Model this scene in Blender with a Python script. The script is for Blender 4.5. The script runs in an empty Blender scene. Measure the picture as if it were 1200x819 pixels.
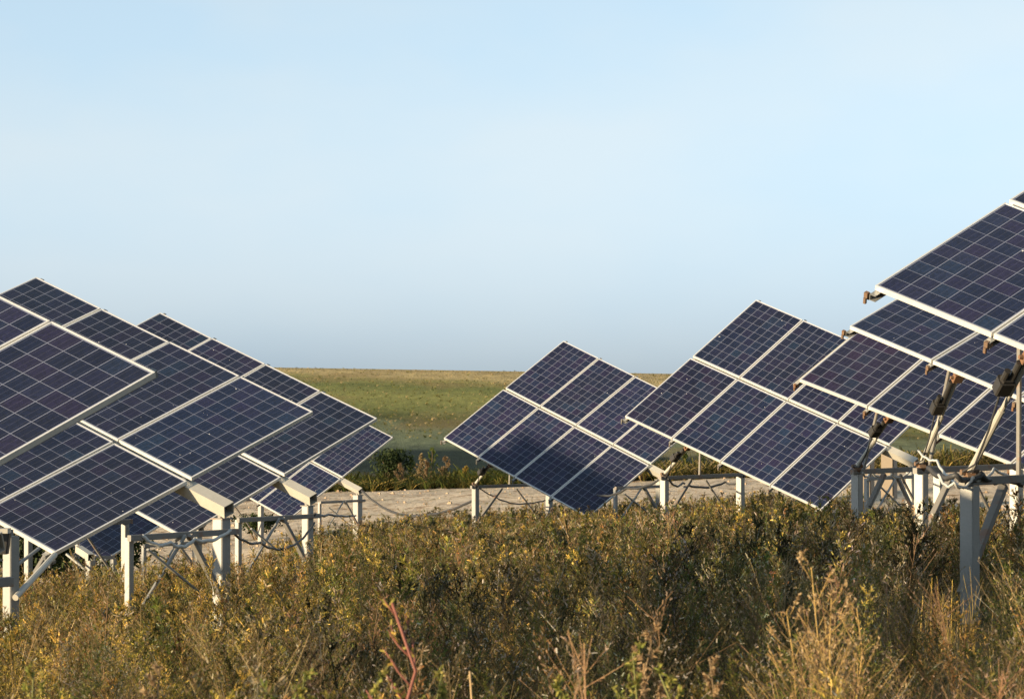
import bpy, math, random
import numpy as np
from mathutils import Vector, Matrix
rad = math.radians
rng = np.random.default_rng(11)
random.seed(5)
scene = bpy.context.scene
col = scene.collection
F = 3479.8          # focal length in pixels of a 1200 px wide frame
PITCH = 0.58461
SUN_A, SUN_E = 60.0, 8.2     # degrees to the left of straight-behind-the-camera, elevation

# ------------------------------------------------------------------ materials
def newmat(name):
    m = bpy.data.materials.new(name); m.use_nodes = True
    nt = m.node_tree; nt.nodes.clear()
    out = nt.nodes.new('ShaderNodeOutputMaterial')
    return m, nt, out
def N(nt, t, **kw):
    n = nt.nodes.new(t)
    for k, v in kw.items():
        if k.startswith('i_'): n.inputs[k[2:].replace('_', ' ')].default_value = v
        else: setattr(n, k, v)
    return n
def math_(nt, op, a, b=None, c=None):
    n = nt.nodes.new('ShaderNodeMath'); n.operation = op
    for i, x in enumerate((a, b, c)):
        if x is None: continue
        if isinstance(x, (int, float)): n.inputs[i].default_value = x
        else: nt.links.new(x, n.inputs[i])
    return n.outputs[0]
def mixc(nt, fac, a, b, mode='MIX'):
    n = nt.nodes.new('ShaderNodeMix'); n.data_type = 'RGBA'; n.blend_type = mode
    for s, x in ((n.inputs[0], fac), (n.inputs[6], a), (n.inputs[7], b)):
        if isinstance(x, (int, float)): s.default_value = x
        elif isinstance(x, tuple): s.default_value = (*x, 1) if len(x) == 3 else x
        else: nt.links.new(x, s)
    return n.outputs[2]
def noise(nt, vec, scale, detail=4, rough=.55):
    n = nt.nodes.new('ShaderNodeTexNoise'); n.inputs['Scale'].default_value = scale
    n.inputs['Detail'].default_value = detail; n.inputs['Roughness'].default_value = rough
    if vec is not None: nt.links.new(vec, n.inputs['Vector'])
    return n.outputs['Fac']
def ramp(nt, fac, stops):
    n = nt.nodes.new('ShaderNodeValToRGB'); cr = n.color_ramp
    while len(cr.elements) < len(stops): cr.elements.new(.5)
    for e, (p, c) in zip(cr.elements, stops):
        e.position = p; e.color = (*c, 1) if len(c) == 3 else c
    nt.links.new(fac, n.inputs[0]); return n.outputs[0]
def bsdf(nt, out, colr, rough=.6, metal=0., spec=.5):
    b = nt.nodes.new('ShaderNodeBsdfPrincipled')
    if isinstance(colr, tuple): b.inputs['Base Color'].default_value = (*colr, 1)
    else: nt.links.new(colr, b.inputs['Base Color'])
    if isinstance(rough, (int, float)): b.inputs['Roughness'].default_value = rough
    else: nt.links.new(rough, b.inputs['Roughness'])
    b.inputs['Metallic'].default_value = metal
    b.inputs['Specular IOR Level'].default_value = spec
    nt.links.new(b.outputs[0], out.inputs[0]); return b

def steel(name, c, rust=.0, metal=.25, rough=.5, rustcol=(.22, .09, .035)):
    m, nt, out = newmat(name)
    tc = N(nt, 'ShaderNodeTexCoord'); oi = N(nt, 'ShaderNodeObjectInfo')
    geo = N(nt, 'ShaderNodeNewGeometry')
    n1 = noise(nt, geo.outputs['Position'], 7, 6, .65)
    n2 = noise(nt, geo.outputs['Position'], 45, 3, .6)
    v = math_(nt, 'ADD', math_(nt, 'MULTIPLY', n1, .5), math_(nt, 'MULTIPLY', n2, .5))
    base = mixc(nt, v, tuple(x * .72 for x in c), tuple(min(1, x * 1.2) for x in c))
    lo = .66 - .25 * rust
    rmask = ramp(nt, n1, [(lo, (0, 0, 0)), (lo + .1, (1, 1, 1))])
    base = mixc(nt, math_(nt, 'MULTIPLY', rmask, min(1, rust * 1.2)), base, rustcol)
    bsdf(nt, out, base, rough, metal)
    return m

M_FRAME = steel('anodised_aluminium', (.72, .71, .68), .0, .35, .38)
M_STEEL = steel('galvanised_steel', (.25, .25, .24), .24, .35, .5)
M_TUBE = steel('galvanised_tube', (.44, .42, .37), .14, .25, .5)
M_BARE = steel('weathered_steel', (.19, .18, .165), .45, .2, .65)
M_RUST = steel('rusty_steel', (.15, .095, .06), .6, .1, .8, (.17, .075, .03))
M_BLACK = steel('black_motor_paint', (.028, .026, .024), .25, .0, .45, (.07, .035, .02))
M_CABLE = steel('cable_sheath', (.035, .035, .037), .0, .0, .6)
M_CABLE_L = steel('pale_cable_sheath', (.45, .45, .43), .0, .0, .6)
M_CAB = steel('cabinet_paint', (.20, .155, .11), .15, .0, .6)
M_DOOR = steel('dark_cabinet_door', (.05, .05, .055), .1, .0, .4)

def cells_mat():
    m, nt, out = newmat('polycrystalline_cells')
    tc = N(nt, 'ShaderNodeTexCoord'); oi = N(nt, 'ShaderNodeObjectInfo')
    sep = N(nt, 'ShaderNodeSeparateXYZ'); nt.links.new(tc.outputs['Object'], sep.inputs[0])
    gx = math_(nt, 'DIVIDE', math_(nt, 'SUBTRACT', sep.outputs[0], .020), .160)
    gy = math_(nt, 'DIVIDE', math_(nt, 'SUBTRACT', sep.outputs[1], .025), .160)
    def edge(g, w):
        f = math_(nt, 'FRACT', g); d = math_(nt, 'MINIMUM', f, math_(nt, 'SUBTRACT', 1., f))
        return math_(nt, 'LESS_THAN', d, w)
    line = math_(nt, 'MAXIMUM', edge(gx, .019), edge(gy, .013))
    inx = math_(nt, 'MULTIPLY', math_(nt, 'GREATER_THAN', gx, 0.), math_(nt, 'LESS_THAN', gx, 6.))
    iny = math_(nt, 'MULTIPLY', math_(nt, 'GREATER_THAN', gy, 0.), math_(nt, 'LESS_THAN', gy, 10.))
    inside = math_(nt, 'MULTIPLY', inx, iny)
    line = math_(nt, 'MAXIMUM', line, math_(nt, 'SUBTRACT', 1., inside))
    bus = edge(math_(nt, 'ADD', math_(nt, 'MULTIPLY', gx, 3.), .5), .028)
    cv = N(nt, 'ShaderNodeCombineXYZ')
    nt.links.new(math_(nt, 'FLOOR', gx), cv.inputs[0]); nt.links.new(math_(nt, 'FLOOR', gy), cv.inputs[1])
    nt.links.new(math_(nt, 'MULTIPLY', oi.outputs['Random'], 97.), cv.inputs[2])
    wn = N(nt, 'ShaderNodeTexWhiteNoise'); nt.links.new(cv.outputs[0], wn.inputs['Vector'])
    cellc = ramp(nt, wn.outputs['Value'], [(0, (.0030, .0050, .020)), (.45, (.0045, .0080, .027)), (.75, (.0095, .0080, .029)), (1, (.005, .0130, .035))])
    vor = N(nt, 'ShaderNodeTexVoronoi'); vor.inputs['Scale'].default_value = 55
    nt.links.new(tc.outputs['Object'], vor.inputs['Vector'])
    vs = N(nt, 'ShaderNodeSeparateColor'); nt.links.new(vor.outputs['Color'], vs.inputs[0])
    cellc = mixc(nt, 1., cellc, mixc(nt, vs.outputs[0], (.75, .75, .75), (1.3, 1.3, 1.3)), 'MULTIPLY')
    cellc = mixc(nt, 1., cellc, oi.outputs['Color'], 'MULTIPLY')
    cellc = mixc(nt, math_(nt, 'MULTIPLY', bus, .10), cellc, (.30, .30, .33))
    c = mixc(nt, line, cellc, (.18, .195, .26))
    # thin dust on the glass
    geo = N(nt, 'ShaderNodeNewGeometry')
    d = noise(nt, geo.outputs['Position'], 1.7, 5, .6)
    c = mixc(nt, math_(nt, 'MULTIPLY', d, .03), c, (.33, .30, .26))
    spot = noise(nt, geo.outputs['Position'], 26, 1, .5)
    c = mixc(nt, ramp(nt, spot, [(.80, (0, 0, 0)), (.82, (1, 1, 1))]), c, (.6, .58, .55))
    b = bsdf(nt, out, c, math_(nt, 'ADD', .08, math_(nt, 'MULTIPLY', d, .14)), 0., .34)
    return m
M_CELLS = cells_mat()
m, nt, out = newmat('white_backsheet'); bsdf(nt, out, (.55, .55, .56), .6); M_BACK = m

def leaf_mat(name, transl=.35):
    m, nt, out = newmat(name)
    a = N(nt, 'ShaderNodeAttribute', attribute_name='Col')
    geo = N(nt, 'ShaderNodeNewGeometry')
    v = noise(nt, geo.outputs['Position'], 3.2, 3, .6)
    c = mixc(nt, 1., a.outputs['Color'], mixc(nt, v, (.6, .6, .62), (1.45, 1.42, 1.35)), 'MULTIPLY')
    b = nt.nodes.new('ShaderNodeBsdfPrincipled'); nt.links.new(c, b.inputs['Base Color'])
    b.inputs['Roughness'].default_value = .65; b.inputs['Specular IOR Level'].default_value = .1
    t = nt.nodes.new('ShaderNodeBsdfTranslucent'); nt.links.new(c, t.inputs[0])
    mx = nt.nodes.new('ShaderNodeMixShader'); mx.inputs[0].default_value = transl
    nt.links.new(b.outputs[0], mx.inputs[1]); nt.links.new(t.outputs[0], mx.inputs[2])
    nt.links.new(mx.outputs[0], out.inputs[0]); return m
M_LEAF = leaf_mat('weed_foliage', .42)
M_LEAF2 = leaf_mat('scrub_foliage', .25)

def soil_mat():
    m, nt, out = newmat('weedy_soil'); geo = N(nt, 'ShaderNodeNewGeometry')
    n1 = noise(nt, geo.outputs['Position'], .6, 6, .65); n2 = noise(nt, geo.outputs['Position'], 9, 6, .7)
    c = mixc(nt, n1, (.045, .042, .018), (.13, .10, .045))
    c = mixc(nt, 1., c, mixc(nt, n2, (.5, .5, .5), (1.5, 1.5, 1.5)), 'MULTIPLY')
    b = bsdf(nt, out, c, .95, 0, .1)
    bp = N(nt, 'ShaderNodeBump'); bp.inputs['Distance'].default_value = .05; nt.links.new(n2, bp.inputs['Height']); nt.links.new(bp.outputs[0], b.inputs['Normal'])
    return m
def dirt_mat():
    m, nt, out = newmat('pale_dry_dirt'); geo = N(nt, 'ShaderNodeNewGeometry')
    n1 = noise(nt, geo.outputs['Position'], .25, 6, .6); n2 = noise(nt, geo.outputs['Position'], 2.2, 8, .8)
    c = mixc(nt, n1, (.46, .365, .265), (.62, .53, .41))
    c = mixc(nt, ramp(nt, n2, [(.38, (1, 1, 1)), (.52, (0, 0, 0))]), c, (.22, .145, .085))
    w = noise(nt, geo.outputs['Position'], 1.1, 5, .7)
    c = mixc(nt, ramp(nt, w, [(.56, (0, 0, 0)), (.64, (.85, .85, .85))]), c, (.17, .14, .07))
    b = bsdf(nt, out, c, .95, 0, .1)
    bp = N(nt, 'ShaderNodeBump'); bp.inputs['Distance'].default_value = .12; bp.inputs['Strength'].default_value = .7
    nt.links.new(n2, bp.inputs['Height']); nt.links.new(bp.outputs[0], b.inputs['Normal'])
    return m
def hill_mat():
    m, nt, out = newmat('hillside_fields'); geo = N(nt, 'ShaderNodeNewGeometry')
    sep = N(nt, 'ShaderNodeSeparateXYZ'); nt.links.new(geo.outputs['Position'], sep.inputs[0])
    mp = N(nt, 'ShaderNodeMapping'); mp.inputs['Scale'].default_value = (1, .35, 1); nt.links.new(geo.outputs['Position'], mp.inputs[0])
    wob = noise(nt, mp.outputs[0], .05, 4, .6)
    # distance up the slope, wavering with the ground
    y = math_(nt, 'ADD', math_(nt, 'ADD', sep.outputs[1], math_(nt, 'MULTIPLY', math_(nt, 'SUBTRACT', wob, .5), 60.)), math_(nt, 'MULTIPLY', sep.outputs[0], .75))
    t = math_(nt, 'DIVIDE', math_(nt, 'SUBTRACT', y, 100.), 550.)
    c = ramp(nt, t, [(.0, (.17, .13, .045)), (.09, (.07, .075, .02)), (.16, (.010, .018, .013)), (.37, (.011, .020, .015)), (.405, (.105, .125, .078)), (.50, (.115, .130, .072)),
                     (.53, (.06, .065, .02)), (.58, (.135, .145, .045)), (.66, (.19, .19, .06)), (.74, (.12, .135, .042)), (.80, (.21, .19, .07)), (.83, (.36, .28, .14)), (1., (.30, .23, .12))])
    mp2 = N(nt, 'ShaderNodeMapping'); mp2.inputs['Scale'].default_value = (1, .16, 1); nt.links.new(geo.outputs['Position'], mp2.inputs[0])
    n2 = noise(nt, mp2.outputs[0], .55, 7, .8); n3 = noise(nt, mp.outputs[0], .05, 5, .65)
    n4 = noise(nt, geo.outputs['Position'], 1.3, 4, .7)
    c = mixc(nt, 1., c, mixc(nt, n2, (.1, .12, .12), (2.3, 2.25, 2.1)), 'MULTIPLY')
    c = mixc(nt, 1., c, mixc(nt, n4, (.4, .4, .4), (1.6, 1.6, 1.6)), 'MULTIPLY')
    c = mixc(nt, math_(nt, 'MULTIPLY', ramp(nt, n3, [(.5, (0, 0, 0)), (.62, (1, 1, 1))]), .55), c, (.21, .155, .065))
    b = bsdf(nt, out, c, .95, 0, .1)
    bp = N(nt, 'ShaderNodeBump'); bp.inputs['Distance'].default_value = 1.2; bp.inputs['Strength'].default_value = .8
    nt.links.new(n2, bp.inputs['Height']); nt.links.new(bp.outputs[0], b.inputs['Normal'])
    return m
M_SOIL, M_DIRT, M_HILL = soil_mat(), dirt_mat(), hill_mat()

# ------------------------------------------------------------------ mesh helpers
def link(name, me, mat, parent=None, world=None):
    o = bpy.data.objects.new(name, me); col.objects.link(o)
    if mat is not None and len(me.materials) == 0: me.materials.append(mat)
    if world is not None: o.matrix_world = world
    if parent is not None: o.parent = parent; o.matrix_parent_inverse = parent['_inv'] if False else Matrix.Identity(4)
    return o
class MB:
    """collects boxes, bars and tubes given in world space, then links them as ONE mesh relative to its parent"""
    def __init__(s): s.v = []; s.f = []
    def add(s, vs, fs):
        b = len(s.v); s.v += [tuple(v) for v in vs]; s.f += [tuple(i + b for i in f) for f in fs]
    def box(s, c, ex, ey, ez, bev=0.):
        """centre and three half-extent vectors; chamfered along the longest edges"""
        c, ex, ey, ez = Vector(c), Vector(ex), Vector(ey), Vector(ez)
        if bev <= 0:
            vs = [c + sx * ex + sy * ey + sz * ez for sz in (-1, 1) for sy in (-1, 1) for sx in (-1, 1)]
            s.add(vs, [(0, 2, 3, 1), (4, 5, 7, 6), (0, 1, 5, 4), (2, 6, 7, 3), (0, 4, 6, 2), (1, 3, 7, 5)]); return
        bx = 1 - bev / ex.length; by = 1 - bev / ey.length
        ring = [(1, by), (bx, 1), (-bx, 1), (-1, by), (-1, -by), (-bx, -1), (bx, -1), (1, -by)]
        vs = [c + x * ex + y * ey + z * ez for z in (-1, 1) for x, y in ring]
        s.add(vs, [tuple(range(7, -1, -1)), tuple(range(8, 16))] + [(i, (i + 1) % 8, 8 + (i + 1) % 8, 8 + i) for i in range(8)])
    def bar(s, a, b, w, h, up=(0, 0, 1), bev=0.004):
        a, b = Vector(a), Vector(b); d = b - a; L = d.length; d.normalize()
        u = Vector(up); u = (u - d * u.dot(d)); u = u.normalized() if u.length > 1e-4 else Vector((1, 0, 0))
        s.box((a + b) / 2, d.cross(u) * w / 2, u * h / 2, d * L / 2, bev)
    def angle(s, a, b, w, t=.006, up=(0, 0, 1), flip=1):
        """L-section"""
        a, b = Vector(a), Vector(b); d = (b - a).normalized(); u = Vector(up); u = (u - d * u.dot(d)).normalized(); sd = d.cross(u) * flip
        s.box((a + b) / 2 + sd * w / 2, sd * w / 2, u * t / 2, d * (b - a).length / 2)
        s.box((a + b) / 2 - u * (w / 2 + t / 2 + .001), sd * t / 2, u * w / 2, d * (b - a).length / 2)
    def channel(s, a, b, w, h, t=.006, up=(0, 0, 1), flip=1):
        """C-section: web on one side, two flanges"""
        a, b = Vector(a), Vector(b); d = (b - a).normalized(); u = Vector(up); u = (u - d * u.dot(d)).normalized(); sd = d.cross(u) * flip; L = (b - a).length / 2; c = (a + b) / 2
        s.box(c + sd * (w / 2 - t / 2), sd * t / 2, u * (h / 2 - t - .0005), d * L)
        s.box(c + u * (h / 2 - t / 2), sd * w / 2, u * t / 2, d * L)
        s.box(c - u * (h / 2 - t / 2), sd * w / 2, u * t / 2, d * L)
    def hollow(s, a, b, w, t=.006, up=(0, 0, 1)):
        """open square tube"""
        a, b = Vector(a), Vector(b); d = (b - a).normalized(); u = Vector(up); u = (u - d * u.dot(d)).normalized(); sd = d.cross(u)
        vs = []
        for p in (a, b):
            for k in (w / 2, w / 2 - t):
                for x, y in ((1, 1), (-1, 1), (-1, -1), (1, -1)): vs.append(p + sd * x * k + u * y * k)
        fs = []
        for i in range(4):
            j = (i + 1) % 4
            fs += [(i, j, 8 + j, 8 + i), (4 + j, 4 + i, 12 + i, 12 + j), (i, 4 + i, 4 + j, j), (8 + j, 12 + j, 12 + i, 8 + i)]
        s.add(vs, fs)
    def tube(s, pts, r, n=8, cap=True):
        pts = [Vector(p) for p in pts]; rs = r if isinstance(r, (list, tuple)) else [r] * len(pts)
        vs = []; fs = []
        for i, p in enumerate(pts):
            d = (pts[min(i + 1, len(pts) - 1)] - pts[max(i - 1, 0)]).normalized()
            u = Vector((0, 0, 1)) if abs(d.z) < .9 else Vector((1, 0, 0)); u = (u - d * u.dot(d)).normalized(); w = d.cross(u)
            for k in range(n):
                t = 2 * math.pi * k / n; vs.append(p + (u * math.cos(t) + w * math.sin(t)) * rs[i])
        for i in range(len(pts) - 1):
            for k in range(n):
                k2 = (k + 1) % n; fs.append((i * n + k, i * n + k2, (i + 1) * n + k2, (i + 1) * n + k))
        if cap: fs += [tuple(range(n - 1, -1, -1)), tuple((len(pts) - 1) * n + k for k in range(n))]
        s.add(vs, fs)
    def build(s, name, mat, parent=None, root=None, smooth=False):
        """root: the thing's Empty (only translated); vertices are stored relative to the object's own origin"""
        base = Vector(root.location) if root is not None else Vector((0, 0, 0))
        c = sum((Vector(v) for v in s.v), Vector()) / len(s.v) if root is None else base
        me = bpy.data.meshes.new(name); me.from_pydata([tuple(Vector(v) - (c if root is None else base)) for v in s.v], [], s.f); me.update()
        me.materials.append(mat)
        if smooth: me.shade_smooth()
        o = bpy.data.objects.new(name, me); col.objects.link(o)
        if root is None: o.location = c
        if parent is not None: o.parent = parent
        return o
def tag(o, label=None, cat=None, group=None, kind=None):
    if label: o['label'] = label
    if cat: o['category'] = cat
    if group: o['group'] = group
    if kind: o['kind'] = kind
    return o
def empty(name, loc):
    o = bpy.data.objects.new(name, None); col.objects.link(o); o.location = loc; o.empty_display_size = .3; return o

# ------------------------------------------------------------------ terrain
def sm(t): t = np.clip(t, 0, 1); return t * t * (3 - 2 * t)
def near_plane(x, y):
    z = -.07 + .06 * (x - 6.8) - .03 * (y - 20) - 1.45
    z = z + 1.2 * sm((-x - 9.2) / 2.) * sm((y - 42) / 5) * (1 - sm((y - 58) / 3))  # added mound out of view, lifting the tracker that shades the middle table
    z = z - .62 * sm((-x - 4.2) / 2.2) * sm((y - 36) / 10) * (1 - sm((y - 60) / 12))
    return z
KY = np.array([60, 66, 74, 84, 97, 130, 200, 330, 450, 600, 660, 900, 1600, 3000.])
KZ = np.array([-3.13, -3.38, -3.72, -3.20, -3.32, -6.2, -7.9, -7.5, -3.9, 1.25, 1.9, -4, -30, -80.])
KS = np.array([.06, .06, .048, .036, .036, .02, .01, 0, -.006, -.016, -.016, -.016, -.01, -.004])
def ground_z(x, y):
    x = np.asarray(x, float); y = np.asarray(y, float)
    a = near_plane(x, y)
    xs = np.clip(x, -160, 160)
    b = np.interp(y, KY, KZ) + np.interp(y, KY, KS) * xs
    t = sm((y - 60) / 8)
    z = a * (1 - t) + b * t
    z = np.where(np.abs(x) > 40, np.where(y < 80, np.clip(z, -8, 4), z), z)
    bump = .035 * np.sin(x * 1.7 + .6 * y) * np.sin(y * 1.1 - .4 * x) + .02 * np.sin(x * 4.1 + y * 3.3)
    return z + bump * np.clip(1 - y / 400, .2, 1)
gz = lambda x, y: float(ground_z(x, y))
def P2(px, d):           # world x of picture column px at distance d
    return (px - 600) / F * d
def at(px, py, d):       # a place d metres away as seen at a picture position (used to read positions off the photo)
    p = rad(PITCH); q = ((px - 600) / F, (409.5 - py) / F)
    k = d / (math.cos(p) - q[1] * math.sin(p))
    return Vector((q[0] * k, d, (math.sin(p) + q[1] * math.cos(p)) * k))
def weed_limit(x, y):    # how far the weeds reach, by bearing
    px = 600 + F * x / np.maximum(y, 1)
    return np.interp(px, [-200, 200, 280, 350, 430, 500, 600, 900, 990, 1060, 1130, 1200, 1400], [60, 58, 42, 54, 64, 71, 72, 68, 54, 44, 40, 31, 30])
def grid(name, xs, ys, mat, dz=0., mask=None):
    X, Y = np.meshgrid(xs, ys); Z = ground_z(X, Y) + dz
    nx, ny = len(xs), len(ys); idx = np.arange(nx * ny).reshape(ny, nx)
    q = np.stack([idx[:-1, :-1], idx[:-1, 1:], idx[1:, 1:], idx[1:, :-1]], -1).reshape(-1, 4)
    if mask is not None:
        cx = X.ravel()[q].mean(1); cy = Y.ravel()[q].mean(1); q = q[mask(cx, cy)]
    me = bpy.data.meshes.new(name); me.from_pydata(np.stack([X, Y, Z], -1).reshape(-1, 3).tolist(), [], q.tolist()); me.update()
    me.materials.append(mat); me.shade_smooth()
    o = bpy.data.objects.new(name, me); col.objects.link(o); o['kind'] = 'structure'; return o
xs = np.unique(np.concatenate([np.linspace(-1500, -60, 30), np.linspace(-60, -14, 30), np.linspace(-14, 14, 90), np.linspace(14, 60, 30), np.linspace(60, 1500, 30)]))
ys = np.unique(np.concatenate([np.linspace(-80, 4, 20), np.linspace(4, 96, 180), [96.]]))
grid('ground', xs, ys, M_SOIL)
ys2 = np.unique(np.concatenate([np.linspace(96, 220, 60), np.linspace(220, 700, 110), np.linspace(700, 3000, 40)]))
grid('hillside', xs, ys2, M_HILL)
xd = np.linspace(-60, 60, 260); yd = np.linspace(26, 93, 150)
grid('dirt_track', xd, yd, M_DIRT, .012, lambda x, y: (y > weed_limit(x, y) - 1.5) & (y < 92 + 1.2 * np.sin(x * .6)))

# ------------------------------------------------------------------ solar trackers
U, V, GAP = 1.02, 1.6855, .030
def frame_axes(al, be, rho):
    al, be, rho = rad(al), rad(be), rad(rho)
    a = Vector((math.cos(al) * math.sin(be), -math.cos(al) * math.cos(be), -math.sin(al)))
    n0 = Vector((math.sin(al) * math.sin(be), -math.sin(al) * math.cos(be), math.cos(al)))
    c0 = n0.cross(a)
    if c0.x > 0: c0 = -c0
    return a, math.cos(rho) * c0 - math.sin(rho) * n0, math.cos(rho) * n0 + math.sin(rho) * c0

def module_meshes():
    W_, L_, T_, lip = 1.0, 1.65, .04, .013
    g = MB(); g.box((W_ / 2, L_ / 2, -.006), (W_ / 2 - .004, 0, 0), (0, L_ / 2 - .004, 0), (0, 0, .003))
    me = bpy.data.meshes.new('solar_module'); me.from_pydata(g.v, [], g.f); me.materials.append(M_CELLS); me.materials.append(M_BACK)
    for p in me.polygons:
        if p.normal.z < .5: p.material_index = 1
    f = MB()
    # mitred-looking frame: two long rails and two short ones, each with side wall and lip
    for x0, x1 in ((0, lip), (W_ - lip, W_)):
        f.box(((x0 + x1) / 2, L_ / 2, -.001 - .0015), (lip / 2, 0, 0), (0, L_ / 2, 0), (0, 0, .0025))
    for y0 in (0, L_ - lip):
        f.box((W_ / 2, y0 + lip / 2, -.001 - .0015), (W_ / 2 - lip - .0004, 0, 0), (0, lip / 2, 0), (0, 0, .0025))
    for x in (.0015, W_ - .0015):
        f.box((x, L_ / 2, -.0225), (.0015, 0, 0), (0, L_ / 2, 0), (0, 0, .0172))
    for y in (.0015, L_ - .0015):
        f.box((W_ / 2, y, -.0225), (W_ / 2 - .0035, 0, 0), (0, .0015, 0), (0, 0, .0172))
    for x in (.016, W_ - .016):
        f.box((x, L_ / 2, -.0385), (.0125, 0, 0), (0, L_ / 2 - .004, 0), (0, 0, .0015))
    mf = bpy.data.meshes.new('module_frame'); mf.from_pydata(f.v, [], f.f); mf.materials.append(M_FRAME)
    # junction box on the back
    j = MB(); j.box((W_ / 2, L_ - .14, -.022), (.055, 0, 0), (0, .04, 0), (0, 0, .011), .006)
    mj = bpy.data.meshes.new('junction_box'); mj.from_pydata(j.v, [], j.f); mj.materials.append(M_BLACK)
    return me, mf, mj
ME_MOD, ME_FRM, ME_JB = module_meshes()
GROUP = 'tracking solar tables standing in the weedy field'

def trestle(root, c, w, h, e1, posts=(.11, .11), mat=M_STEEL, heavy=True, ext=.12, kind='rear'):
    """low frame: two posts, a bar across and V braces. c: ground centre; e1: horizontal direction, pointing left/near"""
    c = Vector(c); e1 = Vector(e1).normalized(); e2 = Vector((-e1.y, e1.x, 0))
    L = c + e1 * w / 2; R = c - e1 * w / 2
    L.z, R.z = gz(L.x, L.y), gz(R.x, R.y); top = c.z + h
    for p, s in ((L, posts[0]), (R, posts[1])):
        if s <= 0: continue
        m = MB(); m.box((p.x, p.y, (p.z - .25 + top) / 2), e1 * s / 2, e2 * s / 2, Vector((0, 0, (top - p.z + .25) / 2)), .008)
        m.build('post', mat, root, root)
    m = MB(); zb = top - .05 if kind == 'front' else top + .032
    a = L + e1 * ext; b = R - e1 * ext; off = e2 * -(max(posts) / 2 + .03) if kind == 'front' else Vector()
    m.bar(Vector((a.x, a.y, zb)) + off, Vector((b.x, b.y, zb)) + off, .05, .06); m.build('cross_bar', M_BARE, root, root)
    mid = Vector((c.x, c.y, top - .02)) + e2 * -.07
    m = MB(); m.bar(Vector((L.x, L.y, L.z + .22)) + e2 * -.07, mid + e1 * w * .12, .065 if heavy else .03, .05); m.build('brace', M_BARE, root, root)
    m = MB(); m.bar(Vector((R.x, R.y, R.z + .12)) + e2 * -.08, mid - e1 * w * .08 + Vector((0, 0, -.01)), .028, .028); m.build('brace', M_BARE, root, root)
    return L, R, top

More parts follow.
